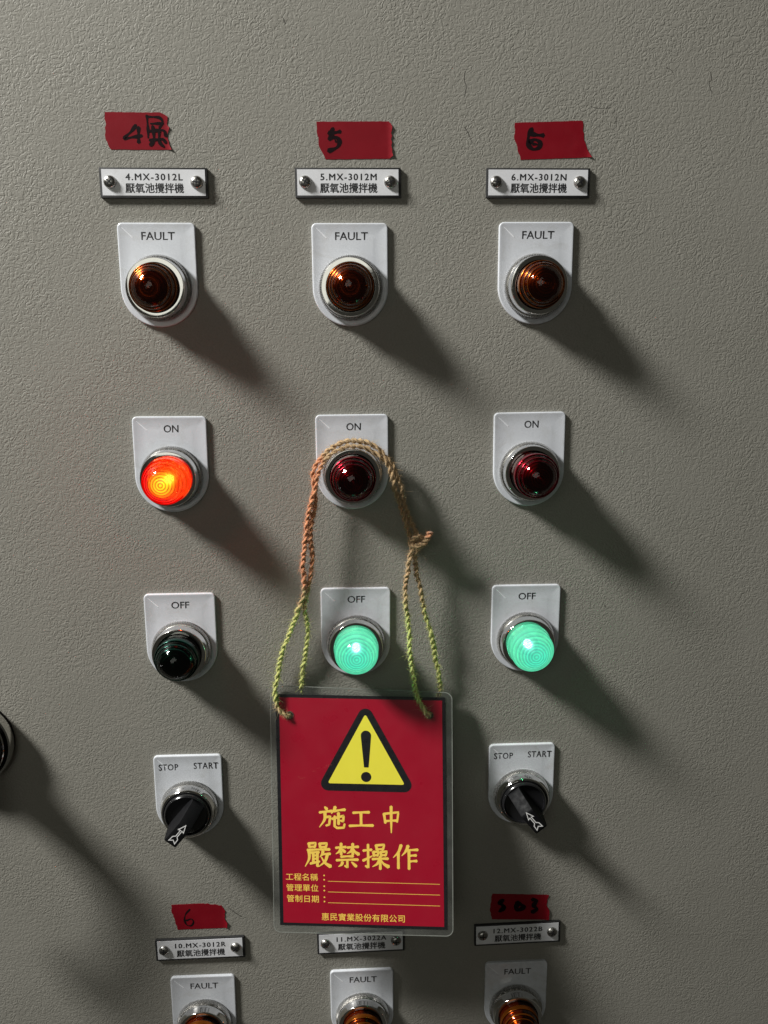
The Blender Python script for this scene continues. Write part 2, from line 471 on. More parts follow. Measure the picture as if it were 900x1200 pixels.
# ------------------------------------------------------------------ shared meshes of the lamps and selectors
PW, PH = 46.0, 60.74
CY = -PH / 2 + PW / 2          # centre of the round end, where the lamp sits
def plate_outline(inset):
    hw = PW / 2 - inset; top = PH / 2 - inset; r = max(.8, 3 - inset)
    o = arc(hw - r, top - r, r, 0, 90, 6) + arc(-hw + r, top - r, r, 90, 180, 6)
    o += arc(0, CY, hw, 180, 360, 40)
    return o
def plate_mesh():
    bm = bmesh.new()
    lays = [(0, 0), (0, 1.5), (.12, 1.78), (.5, 2.0), (1.3, 2.03), (1.55, 1.98), (8.6, 2.16), (8.9, 2.17)]
    rings = [[bm.verts.new((x, y, z)) for x, y in plate_outline(i)] for i, z in lays]
    N = len(rings[0])
    for a, b in zip(rings, rings[1:]):
        for i in range(N): bm.faces.new((a[i], a[(i + 1) % N], b[(i + 1) % N], b[i]))
    bm.faces.new(rings[-1]); bm.faces.new(rings[0][::-1])
    return from_bm('legend_plate', bm, 14)
def highlight_mesh():  # thin wedge carrying the painted reflection streak at the upper left corner
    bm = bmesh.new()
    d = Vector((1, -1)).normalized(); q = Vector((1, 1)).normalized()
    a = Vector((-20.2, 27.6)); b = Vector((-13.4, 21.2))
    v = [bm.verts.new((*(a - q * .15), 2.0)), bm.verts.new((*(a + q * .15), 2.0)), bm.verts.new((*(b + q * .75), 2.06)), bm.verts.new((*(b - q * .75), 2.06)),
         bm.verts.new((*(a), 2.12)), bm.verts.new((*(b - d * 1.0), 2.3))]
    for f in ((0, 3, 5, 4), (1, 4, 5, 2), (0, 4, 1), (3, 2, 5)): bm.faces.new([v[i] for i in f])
    return from_bm('corner_highlight', bm, 14)

ME = {}
ME['plate'] = plate_mesh(); ME['highlight'] = highlight_mesh()
ME['knurl'] = lathe('knurled_ring', [(17, 2.0), (19.5, 2.25), (19.7, 2.9), (19.3, 5.6), (18.7, 6.6), (17.3, 7.0)], teeth=(112, .75, 1, 4))
ME['bezel'] = lathe('bezel', [(17.9, 5.6), (18.0, 7.6), (17.7, 8.6), (17.5, 12.1), (17.38, 12.9), (17.1, 13.2), (16.8, 13.26), (14.7, 13.26), (14.45, 12.9), (14.35, 11.5), (14.35, 8.0)])
ME['bezel_sel'] = lathe('bezel', [(18.4, 5.6), (18.3, 8.4), (17.9, 9.2), (17.6, 11.6), (17.2, 12.5), (16.6, 12.9), (15.9, 12.7), (15.6, 11.0), (15.6, 8)])
def dome(rad, zc, top, n=16, z0=8):
    pr = [(rad, z0), (rad, zc)]
    for i in range(1, n + 1):
        a = math.pi / 2 * i / n; pr.append((rad * math.cos(a), zc + (top - zc) * math.sin(a)))
    pr[-1] = (0, top); return pr
ME['shell'] = lathe('lens', dome(14.2, 13.4, 30.2, 20, 4), 80)
def stepped(rad, zc, top, n=7, z0=9):
    """terraced inner dome: flat-ish treads and short rounded risers"""
    pr = [(rad, z0), (rad, zc)]
    rs = [rad * math.cos(math.asin(k / (n + .0))) for k in range(n)] + [0]
    rs = [rad * (1 - k / n) for k in range(n + 1)]
    z = lambda r: zc + (top - zc) * math.sqrt(max(0, 1 - (r / rad) ** 2))
    for k in range(n):
        r0, r1 = rs[k], rs[k + 1]
        zz = z(r1 + (r0 - r1) * .35)
        pr += [(r0 - .02, zz - .5), (r0 - .10, zz - .18), (r0 - .30, zz + .04), (r0 - .55, zz), (r1 + .40, zz + .02), (r1 + .15, zz + .25)] if r1 > 0 else [(r0 - .02, zz - .4), (r0 - .15, zz), (r0 - .5, zz - .05), (0, zz - .25)]
    return pr
ME['rings'] = lathe('lens_rings', stepped(14.0, 13.0, 29.4, 8, 4.5), 80)
def bulb_mesh():
    return lathe('bulb', [(2.6, 9), (2.6, 13)] + [(2.6 * math.cos(math.pi / 2 * i / 8), 13 + 2.6 * math.sin(math.pi / 2 * i / 8)) for i in range(1, 8)] + [(0, 15.6)], 24)
ME['bulb'] = bulb_mesh()
def glow_shell(r): return lathe('bulb_glow', [(0, 12.5 - r)] + [(r * math.cos(math.radians(a)), 12.5 + r * math.sin(math.radians(a))) for a in range(-75, 90, 15)] + [(0, 12.5 + r)], 28)
ME['glow'] = [glow_shell(r) for r in (3.4, 4.4, 5.6, 7.0)]
ME['reflector'] = lathe('reflector', [(13.3, 14), (8, 9.5), (3, 8.5), (0, 8.5)], 48)

PLATE_POS = {'F4': (-115.0488, 115.1464, -0.0025), 'F5': (0.3079, 114.9397, 0.0009), 'F6': (114.0245, 115.5186, 0.0022),
 'N4': (-114.057, 0.0178, -0.0065), 'N5': (0, 0, 0.0011), 'N6': (113.404, 0.2327, 0.0069), 'O4': (-114.0137, -115.126, -0.0019),
 'O5': (0.6506, -113.7089, -0.0069), 'O6': (114.1886, -114.0024, -0.0036), 'S4': (-114.9836, -229.5491, -0.0054),
 'S6': (114.4685, -228.4348, -0.0016), 'G4': (-113.3376, -402.6176, -0.0053), 'G5': (1.5366, -402.9331, 0.0007), 'G6': (114.9505, -401.5112, -0.0021)}

def pilot(key, word, kind, label, lens_tip=(0, 0), depth=0.0):
    x, y, a = PLATE_POS[key]
    r = root('pilot_light', label, 'indicator light', (x, y, 0), a, 'round pilot lights on the panel')
    pl = link('legend_plate', ME['plate'], 'plate', r)
    link('corner_highlight', ME['highlight'], 'highlight', pl)
    w = {'FAULT': 19.6, 'ON': 9.0, 'OFF': 11.4}[word]
    lettering(word, pl, 1.0 if word != 'OFF' else .4, PH / 2 - 7.6, 2.15, w, 4.6, bold=.08)
    link('knurled_ring', ME['knurl'], 'knurl', r, (0, CY, 0))
    T = Matrix.Rotation(lens_tip[0], 4, 'X') @ Matrix.Rotation(lens_tip[1], 4, 'Y')
    link('bezel', ME['bezel'], 'chrome', r, (0, CY, 0), tilt=T)
    lens = link('lens', ME['shell'].copy(), kind + '_shell', r, (0, CY, depth), tilt=T)
    link('lens_rings', ME['rings'].copy(), kind + '_ring', lens)
    if kind.startswith('lit'):
        bl = link('bulb', ME['bulb'].copy(), kind[4:] + '_bulb', r, (0, CY, 0))
        for g, me in enumerate(ME['glow']): link('bulb_glow', me.copy(), '%s_glow_%d' % (kind[4:], g), bl)
        ld = bpy.data.lights.new('lamp_light', 'POINT'); ld.energy = .6 if 'red' in kind else .07; ld.shadow_soft_size = .003
        ld.color = (1, .10, .03) if 'red' in kind else (.22, 1, .42)
        lo = bpy.data.objects.new('lamp_light', ld); col.objects.link(lo); lo.parent = r
        lo.matrix_basis = Matrix.Translation(Vector((0, CY, 13.4 + depth)) * MM)
    return r

pilot('F4', 'FAULT', 'amber', 'unlit amber FAULT lamp under the 4.MX-3012L nameplate', (.02, -.03), -.4)
pilot('F5', 'FAULT', 'amber', 'unlit amber FAULT lamp under the 5.MX-3012M nameplate', (.0, -.02), -.4)
pilot('F6', 'FAULT', 'amber', 'unlit amber FAULT lamp under the 6.MX-3012N nameplate', (-.01, .02), -.2)
pilot('N4', 'ON', 'lit_red', 'glowing red ON lamp with a yellow hot spot', (.015, -.03), 4)
pilot('N5', 'ON', 'red', 'unlit dark red ON lamp with jute twine looped over it', (.01, .0), 3)
pilot('N6', 'ON', 'red', 'unlit dark red ON lamp with nothing hanging on it', (-.01, .02), 4.5)
pilot('O4', 'OFF', 'green', 'unlit dark green OFF lamp', (.02, -.01), 3)
pilot('O5', 'OFF', 'lit_green', 'glowing green OFF lamp between the twine strands above the red tag', (.0, .0), 3.6)
pilot('O6', 'OFF', 'lit_green', 'glowing green OFF lamp above the START selector right of the red tag', (.01, .02), 5.0)
pilot('G4', 'FAULT', 'amber', 'amber FAULT lamp cut by the photo edge under the 10.MX-3012R nameplate')
pilot('G5', 'FAULT', 'amber', 'amber FAULT lamp cut by the photo edge under the 11.MX-3022A nameplate')
pilot('G6', 'FAULT', 'amber', 'shaded amber FAULT lamp cut by the photo edge under the 12.MX-3022B nameplate')

# ------------------------------------------------------------------ selector switches
ME['sel_disc'] = lathe('knob_base', [(15.3, 8), (15.3, 13.4), (14.9, 14.6), (14.2, 15.2), (13.6, 14.9), (13.3, 13.6), (13.0, 13.4), (0, 13.4)])
def lever_mesh():
    """grip along +x: tall flat front, sloping nose toward the disc edge at +x"""
    bm = bmesh.new()
    prof = [(-12.6, 13), (-14.6, 27.0), (-13.9, 29.6), (-12.4, 30.4), (1.8, 30.4), (3.2, 30.0), (12.2, 18.4), (13.0, 16.4), (13.0, 13)]
    rows = []
    for s in (-1, 1):
        rows.append([bm.verts.new((x, s * (5.6 if z < 14 else 4.5), z)) for x, z in prof])
    N = len(prof)
    for i in range(N):
        j = (i + 1) % N
        bm.faces.new((rows[0][i], rows[0][j], rows[1][j], rows[1][i]))
    bm.faces.new(rows[0]); bm.faces.new(rows[1][::-1])
    bmesh.ops.recalc_face_normals(bm, faces=bm.faces)
    es = [e for e in bm.edges if min(v.co.z for v in e.verts) > 13.5]
    bmesh.ops.bevel(bm, geom=es, offset=.55, segments=2, profile=.6, affect='EDGES')
    return from_bm('knob_lever', bm, 40)
ME['lever'] = lever_mesh()
def arrow_mesh():
    outer = [(-11.9, 2.6), (-10.0, .0), (-11.9, -2.6), (-7.6, -2.3), (-6.2, -.85), (-1.4, -.85), (-1.9, -2.5), (4.4, 0), (-1.9, 2.5), (-1.4, .85), (-6.2, .85), (-7.6, 2.3)]
    C = Vector((-3, 0)); inner = []
    N = len(outer)
    for i in range(N):
        p = Vector(outer[i]); a = (p - Vector(outer[i - 1])).normalized(); b = (Vector(outer[(i + 1) % N]) - p).normalized()
        na = Vector((-a.y, a.x)); nb = Vector((-b.y, b.x)); m = (na + nb); m.normalize()
        k = .55 / max(.35, m.dot(na)); q = p + m * k
        inner.append((q.x, q.y))
    return shape('arrow_mark', [outer, inner], .06)
ME['arrow'] = arrow_mesh()
def selector(key, ang, label):
    x, y, a = PLATE_POS[key]
    r = root('selector_switch', label, 'selector switch', (x, y, 0), a, 'black stop-start selector knobs')
    pl = link('legend_plate', ME['plate'], 'plate', r)
    link('corner_highlight', ME['highlight'], 'highlight', pl)
    lettering('STOP', pl, -13.0, PH / 2 - 8.2, 2.15, 13.0, 4.5, bold=.08, spacing=1.12)
    lettering('START', pl, 12.2, PH / 2 - 7.6, 2.15, 16.2, 4.6, bold=.08, spacing=1.12)
    link('knurled_ring', ME['knurl'], 'knurl', r, (0, CY, 0))
    link('bezel', ME['bezel_sel'], 'chrome', r, (0, CY, 0))
    kb = link('knob', ME['sel_disc'], 'black_gloss', r, (0, CY, 0))
    lv = link('knob_lever', ME['lever'], 'black_plastic', kb, (0, 0, 0), ang)
    link('arrow_mark', ME['arrow'], 'arrow', kb, (0, 0, 30.42), ang)
selector('S4', math.radians(50), 'selector left of the red tag with its arrow turned to START')
selector('S6', math.radians(129), 'selector right of the red tag with its arrow turned to STOP')

# ------------------------------------------------------------------ nameplates
def screw_meshes():
    head = [(3.75, 0), (3.7, .5), (3.45, 1.2), (2.8, 1.85), (1.9, 2.25), (.9, 2.42), (0, 2.45)]
    a = lathe('screw', head, 32)
    # cross recess: four dark tapering slots standing a hair over the dome
    bm = bmesh.new()
    for k in range(4):
        c, s = math.cos(k * math.pi / 2), math.sin(k * math.pi / 2)
        q = [(.0, -.5, 2.56), (2.3, -.34, 2.34), (2.6, 0, 2.27), (2.3, .34, 2.34), (.0, .5, 2.56)]
        vs = [bm.verts.new((c * u - s * v, s * u + c * v, z + k * .004)) for u, v, z in q]
        bm.faces.new(vs)
        lo = [bm.verts.new((v.co.x, v.co.y, v.co.z - .5)) for v in vs]
        for i in range(5):
            j = (i + 1) % 5; bm.faces.new((vs[i], vs[j], lo[j], lo[i]))
    b = from_bm('cross_slot', bm)
    return a, b
ME['screw'], ME['slot'] = screw_meshes()
ME['washer'] = lathe('washer', [(2.2, 0), (4.5, 0), (4.5, .45), (2.2, .5)], 32)
NW, NH = 62.9, 16.9
ME['np_base'] = shape('backing', [rounded([(-NW / 2, -NH / 2), (NW / 2, -NH / 2), (NW / 2, NH / 2), (-NW / 2, NH / 2)], .4, 3)], 2.0, 0, .1)
def face_mesh():
    bm = bmesh.new()
    A = [(-NW / 2 + 1.3, -NH / 2 + 1.25), (NW / 2 - 1.3, -NH / 2 + 1.25), (NW / 2 - 1.3, NH / 2 - .9), (-NW / 2 + 1.3, NH / 2 - .9)]
    lo = [bm.verts.new((x, y, 1.9)) for x, y in A]; hi = [bm.verts.new((x * .998, y * .994, 2.15)) for x, y in A]
    for i in range(4): bm.faces.new((lo[i], lo[(i + 1) % 4], hi[(i + 1) % 4], hi[i]))
    bm.faces.new(hi); return from_bm('face', bm)
ME['np_face'] = face_mesh()
NP = {'P4': (-114.7079, 167.8929, -0.0027), 'P5': (-0.3206, 168.1396, 0.0019), 'P6': (114.049, 168.2325, -0.0008),
      'Q4': (-113.6469, -349.3523, 0.0052), 'Q5': (1.2854, -349.2686, 0.0062), 'Q6': (114.9555, -347.3589, 0.0142)}
def nameplate(key, line, label, seed):
    x, y, a = NP[key]; rn = random.Random(seed)
    r = root('nameplate', label, 'nameplate', (x, y, 0), a, 'engraved nameplates with two screws')
    link('backing', ME['np_base'], 'black_core', r)
    f = link('face', ME['np_face'], 'white_face', r)
    lettering(line, f, 0.4, 3.2, 2.13, 33.2 if line[1] == '.' else 35.6, 3.7, bold=.17, spacing=1.2)
    lettering('厭氧池攪拌機', f, 0.4, -3.0, 2.13, 34.0, 5.5, bold=.16)
    for s in (-1, 1):
        tx = (-25.4 if s < 0 else 25.2)
        sc = link('screw', ME['screw'], 'steel', r, (tx, .35, 2.1), rn.uniform(0, 6))
        T = Matrix.Rotation(rn.uniform(-.05, .05), 4, 'X')
        link('cross_slot', ME['slot'], 'ink', sc)
nameplate('P4', '4.MX-3012L', 'nameplate reading 4.MX-3012L', 1)
nameplate('P5', '5.MX-3012M', 'nameplate reading 5.MX-3012M', 2)
nameplate('P6', '6.MX-3012N', 'nameplate reading 6.MX-3012N', 3)
nameplate('Q4', '10.MX-3012R', 'nameplate reading 10.MX-3012R', 4)
nameplate('Q5', '11.MX-3022A', 'nameplate reading 11.MX-3022A below the red tag', 5)
nameplate('Q6', '12.MX-3022B', 'shaded nameplate reading 12.MX-3022B', 6)
bpy.data.objects['nameplate']['label'] = 'nameplate reading 4.MX-3012L under the tape marked 4'
bpy.data.objects['nameplate.001']['label'] = 'nameplate reading 5.MX-3012M under the tape marked 5'
bpy.data.objects['nameplate.002']['label'] = 'nameplate reading 6.MX-3012N at the upper right'
bpy.data.objects['nameplate.003']['label'] = 'nameplate reading 10.MX-3012R under the lower left tape'
bpy.data.objects['nameplate.005']['label'] = 'shaded nameplate reading 12.MX-3022B at the lower right'

# ------------------------------------------------------------------ red tape strips
def tape(out, strokes, label, seed, w=1.5):
    rn = random.Random(seed)
    cx = sum(p[0] for p in out) / len(out); cy = sum(p[1] for p in out) / len(out)
    pts = []
    N = len(out)
    for i in range(N):
        a = Vector(out[i]); b = Vector(out[(i + 1) % N]); L = (b - a).length
        n = max(1, int(L / 1.6)); rag = .10 if L > 18 else .42
        for k in range(n):
            q = a.lerp(b, k / n); t = (b - a).normalized(); off = rn.uniform(-rag, rag) if k else 0
            pts.append((q.x - cx - t.y * off, q.y - cy + t.x * off))
    r = root('tape_strip', label, 'tape', (cx, cy, 0), 0, 'strips of red tape stuck above the nameplates')
    film = shape('film', [pts], .14, 0.05)
    # ends curl a little off the paint
    bm = bmesh.new(); bm.from_mesh(film)
    grid_cut(bm, .0015)
    xs = [v.co.x for v in bm.verts]; x1 = max(xs)
    for v in bm.verts:
        d = max(0, v.co.x - (x1 - .003)) / .003
        v.co.z += d * d * .0009
    bm.to_mesh(film); bm.free()
    link('film', film, 'tape', r)
    b = bmesh.new()
    for i, st in enumerate(strokes):
        sp = smooth_path([(x - cx, y - cy) for x, y in st[1]], .6)
        ribbon(b, sp, [st[0] * 1.4 * (0.75 + .25 * math.sin(i + k * .5)) for k in range(len(sp))], .24 + i * .02)
    link('handwriting', from_bm('handwriting', b), 'marker', r)
tape([(-140.9, 207.0), (-109.0, 206.9), (-104.9, 204.7), (-105.5, 200.3), (-104.1, 198.6), (-105.6, 192.9), (-103.4, 186.5), (-138.8, 186.6), (-141.4, 192.2), (-141.1, 196.7)],
     [(1.7, [(-123.4, 200.0), (-126.2, 196.6), (-130.4, 192.8), (-125.5, 193.4), (-120.2, 194.2)]), (1.7, [(-122.0, 198.8), (-122.2, 195), (-122.4, 190.4)]),
      (1.3, [(-116.8, 205.2), (-116.6, 197), (-116.8, 193)]), (1.3, [(-116, 204.6), (-109.5, 204), (-108.0, 201), (-110, 198.6)]), (1.2, [(-115, 200.8), (-107.5, 201)]),
      (1.5, [(-116.5, 196.6), (-108.0, 197.2), (-106.4, 194)]), (1.6, [(-113.8, 199.6), (-113.6, 192), (-115.8, 189)]), (1.4, [(-116, 191.6), (-109, 192.4), (-106.6, 190.4)]),
      (1.5, [(-110.2, 197.6), (-110.4, 191), (-108, 188.2)])],
     'red tape with a black 4 and a smudged character', 11)
tape([(-18.4, 202.4), (24.1, 202.8), (26.3, 199.7), (25.5, 192.9), (26.7, 183.7), (24.6, 182.0), (-13.4, 181.5), (-16.9, 188.2), (-18.0, 195.0)],
     [(2.0, [(-8.6, 198.8), (-10.0, 195.8), (-11.3, 193.0)]), (2.2, [(-11.2, 196.0), (-7.5, 196.4), (-4.4, 197.0)]),
      (2.1, [(-11.2, 193.0), (-7.0, 193.8), (-5.0, 191.4), (-6.6, 188.2), (-11.6, 186.2)]), (1.2, [(-8.6, 194.8), (-7, 191)])],
     'red tape with a thick black 5 at its left end', 12)
tape([(99.5, 202.4), (140.0, 203.7), (141.5, 192.8), (143.8, 187.6), (146.5, 183.2), (103.4, 181.6), (101.3, 188.6), (99.1, 194.9)],
     [(2.3, [(109.8, 199.2), (107.8, 194.8), (107.9, 190.2), (110.8, 187.6), (114.2, 188.6), (114.8, 191.4), (111.6, 193.0), (108.6, 191.6)]),
      (2.2, [(109, 196.4), (113, 195.6), (116.8, 195.4)]), (1.4, [(110.4, 190.6), (113, 190.4)])],
     'darker red tape with an overwritten 6 and slanted right end', 13)
tape([(-132.5, -314.3), (-110.0, -314.1), (-97.3, -316.3), (-94.8, -321.1), (-95.6, -326.5), (-93.6, -330.3), (-94.0, -334.4), (-129.0, -334.5), (-130.4, -328.1), (-132.5, -320.6)],
     [(1.1, [(-119.6, -318.4), (-122.6, -322), (-123.8, -326.6), (-122.4, -330.8), (-119.4, -331.6), (-117.6, -328.8), (-119.0, -326.2), (-122.6, -327.4)])],
     'red tape with a neat black 6 at the lower left', 14)
tape([(96.5, -315.2), (137.5, -317.7), (136.1, -325.4), (138.2, -331.7), (137.9, -338.2), (96.4, -336.1), (94.8, -327.3), (95.5, -319.9)],
     [(2.6, [(104.5, -320.5), (101.5, -323), (105, -326), (101.8, -330), (104.8, -327), (102, -322)]), (2.8, [(114, -323), (119.6, -326.6), (114.4, -329.4), (114.2, -324)]),
      (2.6, [(125.5, -321), (129, -322), (126.6, -326), (129.4, -329), (125.6, -331.4)])],
     'red tape in deep shade at the lower right', 15)

# ------------------------------------------------------------------ laminated warning tag
WT0 = Vector((2.46, -235.2, 21.0))
wt = root('warning_tag', 'red laminated Chinese warning sign hanging from jute twine', 'warning sign', WT0)
TC = [Vector(v) for v in ((-53.71, -155.5, 3.5), (59.85, -159.22, 8.0), (58.38, -309.42, 43.0), (-53.44, -310.07, 31.0))]
def tagpart(name, me, m, parent, loc=(0, 0, 0)):
    # bend a flat print onto the slightly twisted sheet that leans out toward its foot
    me = me.copy(); bm = bmesh.new(); bm.from_mesh(me)
    for v in bm.verts: v.co += Vector(loc) * MM
    grid_cut(bm, .008)
    for v in bm.verts:
        x, y, z = v.co / MM
        q = (x / CW + 1) / 2; t = (y / CH + 1) / 2
        p = (TC[3] * (1 - q) + TC[2] * q) * (1 - t) + (TC[0] * (1 - q) + TC[1] * q) * t
        du = (TC[2] - TC[3]) * (1 - t) + (TC[1] - TC[0]) * t; dv = (TC[0] - TC[3]) * (1 - q) + (TC[1] - TC[2]) * q
        v.co = (p + du.cross(dv).normalized() * z - WT0) * MM
    bm.to_mesh(me); bm.free()
    return link(name, me, m, parent)
CW, CH = 113.85 / 2, 160.1 / 2
HOLES = ((-47.6, 65.8), (46.4, 67.6))
hole = lambda r: [arc(x, y, r, 0, 345, 23) for x, y in HOLES]
card = tagpart('card', shape('card', [[(-CW, -CH), (CW, -CH), (CW, CH), (-CW, CH)]] + hole(2.5), .30, -.15), 'card_black', wt)
tagpart('red_field', shape('red_field', [[(-CW + 2.4, -CH + 1.9), (CW - 2.1, -CH + 1.9), (CW - 2.1, CH - 2.2), (-CW + 2.4, CH - 2.2)]] + hole(2.52), .05, .16), 'card_red', wt)
tagpart('laminate', shape('laminate', [rounded([(-61.5, -85.5), (61.0, -84.8), (61.8, 83.6), (-60.6, 86.2)], 5)] + hole(2.5), .28, -.5), 'film', wt)
tagpart('rim_highlight', shape('rim_highlight', [rounded([(-61.5, -85.5), (61.0, -84.8), (61.8, 83.6), (-60.6, 86.2)], 5), rounded([(-61.0, -85.0), (60.5, -84.3), (61.3, 83.1), (-60.1, 85.7)], 4.6)], .1, -.18), 'edge_highlight', wt)  # thin rim of the film with its edge highlight painted in
ty = tagpart('warning_triangle', shape('warning_triangle', [rounded([(3.3, 76.8), (-30.8, 14.2), (37.2, 13.9)], 5.0)], .04, .215), 'card_black', wt)
tagpart('yellow_field', shape('yellow_field', [rounded([(3.15, 67.6), (-22.8, 19.3), (29.2, 19.1)], .9, 3)], .03, .26), 'yellow', ty)
ex = [(3.4 + x, y) for x, y in arc(0, 52.6, 3.5, 0, 180, 12)] + [(3.4 - 1.25 + x, y) for x, y in arc(0, 31.0, .35, 180, 270, 4)] + [(3.4 + 1.25 + x, y) for x, y in arc(0, 31.0, .35, 270, 360, 4)]
tagpart('exclamation_mark', shape('exclamation_mark', [ex, arc(3.2, 24.1, 3.5, 0, 345, 23)], .03, .295), 'card_black', ty)

# brush-written characters, each a set of strokes on a 100-unit square: (start width, mid width, end width, points)
def H(x0, y0, x1, y1): return (8.5, 6, 9.5, [(x0, y0), ((x0 + x1) / 2, (y0 + y1) / 2 + .8), (x1, y1)])
def S(x0, y0, x1, y1): return (10, 8, 9, [(x0, y0), ((x0 + x1) / 2, (y0 + y1) / 2), (x1, y1)])
def P(x0, y0, xm, ym, x1, y1): return (10.5, 8, 2.5, [(x0, y0), (xm, ym), (x1, y1)])
def N(x0, y0, xm, ym, x1, y1): return (4, 7.5, 12.5, [(x0, y0), (xm, ym), (x1, y1)])
def D(x0, y0, x1, y1): return (5, 9, 10, [(x0, y0), ((x0 + x1) / 2, (y0 + y1) / 2), (x1, y1)])
def B(*p): return (8, 7.5, 6.5, list(p))
GLYPH = {
 '施': [D(25, 96, 33, 86), H(7, 72, 50, 79), P(26, 74, 24, 42, 6, 10), B((25, 52), (44, 56), (40, 22), (29, 17)), P(62, 97, 58, 84, 48, 68), H(58, 79, 96, 86),
        B((50, 46), (91, 60), (89, 36), (80, 40)), S(73, 72, 73, 24), B((60, 58), (59, 16), (68, 8), (91, 10), (94, 26))],
 '工': [H(20, 78, 81, 82), S(50, 80, 50, 18), H(6, 15, 95, 19)],
 '中': [S(18, 71, 24, 36), B((19, 70), (82, 77), (76, 40)), H(24, 43, 76, 46), (10, 9, 4, [(50, 98), (50, 50), (50, 0)])],
 '嚴': [S(17, 96, 20, 80), B((18, 95), (42, 97), (40, 81)), H(20, 81, 40, 82), S(57, 96, 59, 80), B((58, 95), (83, 97), (80, 81)), H(59, 81, 80, 82),
        H(12, 69, 93, 73), P(17, 70, 18, 36, 3, 4), H(24, 59, 54, 61), S(33, 60, 33, 18), S(48, 60, 48, 6), H(33, 47, 48, 48), H(33, 34, 48, 35), B((22, 16), (56, 25)),
        P(69, 66, 66, 54, 57, 42), H(64, 53, 95, 56), P(85, 54, 76, 26, 52, 4), N(63, 42, 76, 20, 96, 6)],
 '禁': [H(6, 80, 46, 84), S(27, 98, 27, 53), P(26, 79, 20, 66, 6, 56), D(31, 76, 42, 64), H(52, 82, 95, 86), S(73, 98, 73, 54), P(72, 81, 66, 68, 50, 58), N(75, 80, 82, 66, 96, 56),
        H(26, 45, 74, 48), H(8, 31, 93, 35), B((51, 33), (51, 3), (41, 10)), P(32, 24, 28, 14, 16, 6), D(68, 25, 86, 8)],
 '操': [H(4, 72, 35, 76), B((22, 97), (22, 5), (12, 13)), (9, 7, 4, [(3, 33), (20, 42), (37, 52)]), S(52, 95, 55, 77), B((53, 94), (82, 97), (78, 78)), H(55, 78, 78, 79),
        S(42, 69, 44, 52), B((42, 68), (61, 70), (58, 54)), H(44, 54, 58, 55), S(69, 69, 71, 53), B((69, 68), (91, 71), (88, 55)), H(71, 55, 88, 56),
        H(38, 40, 96, 43), S(67, 51, 67, 1), P(65, 39, 56, 22, 38, 10), N(69, 39, 80, 22, 98, 11)],
 '作': [P(34, 98, 24, 70, 4, 46), S(23, 68, 23, 2), P(60, 96, 52, 74, 36, 54), H(50, 76, 96, 80), S(63, 78, 63, 0), H(63, 54, 90, 57), H(63, 31, 92, 34)],
}
def glyph_mesh(ch, w, h):
    bm = bmesh.new()
    for i, (a, b, c, pts) in enumerate(GLYPH[ch]):
        q = smooth_path([((x - 50) / 100 * w, (y - 50) / 100 * h) for x, y in pts], .5) if len(pts) == 3 and b != 7.5 or len(pts) == 3 and c > 12 else None
        if q is None:
            q = []
            for (x0, y0), (x1, y1) in zip(pts, pts[1:]):
                for k in range(6): q.append(Vector(((x0 + (x1 - x0) * k / 6 - 50) / 100 * w, (y0 + (y1 - y0) * k / 6 - 50) / 100 * h)))
            q.append(Vector(((pts[-1][0] - 50) / 100 * w, (pts[-1][1] - 50) / 100 * h)))
        n = len(q) - 1
        ws = []
        for k in range(n + 1):
            t = k / n; v = a + (b - a) * min(1, t * 2) if t < .5 else b + (c - b) * (t - .5) * 2
            ws.append(v / 100 * (18 + (w - 18) * .4) * 1.2)
        ribbon(bm, q, ws, i * .012)
    return from_bm('lettering', bm)
for ch, x, y, w, h in (('施', -20.3, -4.7, 19.4, 16.4), ('工', -.6, -4.9, 18.0, 14.4), ('中', 19.8, -4.9, 15.2, 18.6),
                       ('嚴', -30.2, -30.6, 18.6, 17.6), ('禁', -10.4, -30.6, 17.2, 17.4), ('操', 9.0, -30.8, 18.2, 17.6), ('作', 29.2, -30.6, 18.0, 16.8)):
    tagpart('lettering', glyph_mesh(ch, w, h), 'gold', wt, (x, y, .24))
for body, x, y, w, h in (('工程名稱', -41.4, -46.1, 21.8, 4.9), ('管理單位', -41.2, -53.6, 21.8, 4.9), ('管制日期', -41.0, -61.2, 21.8, 4.9), ('惠民實業股份有限公司', 0, -73.3, 56.5, 5.2)):
    tagpart('lettering', text_mesh(body, w, h, .05, 1.05), 'gold', wt, (x, y, .23))
for y in (-46.1, -53.6, -61.2):
    tagpart('colon', shape('colon', [arc(-26.2, y + 1.4, .55, 0, 330, 11), arc(-26.2, y - 1.6, .55, 0, 330, 11)], .04, .23), 'gold', wt)
for y in (-48.7, -56.1, -63.6):
    tagpart('form_line', shape('form_line', [[(-23.7, y - .12), (52.2, y - .42), (52.2, y - .12), (-23.7, y + .18)]], .03, .23), 'gold', wt)
rs = random.Random(3)
for cx0, cy0, nn in ((-22, 77.2, 5), (-33, 27.5, 9), (-43, 22.5, 4), (-24, 31.5, 3)):
    bs = bmesh.new()
    for k in range(nn):
        x = cx0 + k * 1.5 + rs.uniform(-.4, .4); y = cy0 + rs.uniform(-.6, .6) + (k * .5 if nn > 5 else 0); dx, dy = rs.uniform(.2, 1.1), rs.uniform(-.5, .7)
        ribbon(bs, [Vector((x, y)), Vector((x + dx / 2, y + dy / 2 + .1)), Vector((x + dx, y + dy))], [.10, .16, .08], .24 + k * .004)
    tagpart('scratch', from_bm('scratch', bs), 'scratch', wt)
for x, y in HOLES:
    tagpart('punched_edge', lathe('punched_edge', [(2.15, -.6), (2.75, -.55), (2.8, 0), (2.75, .55), (2.15, .6)], 24), 'film', wt, (x, y, 0))

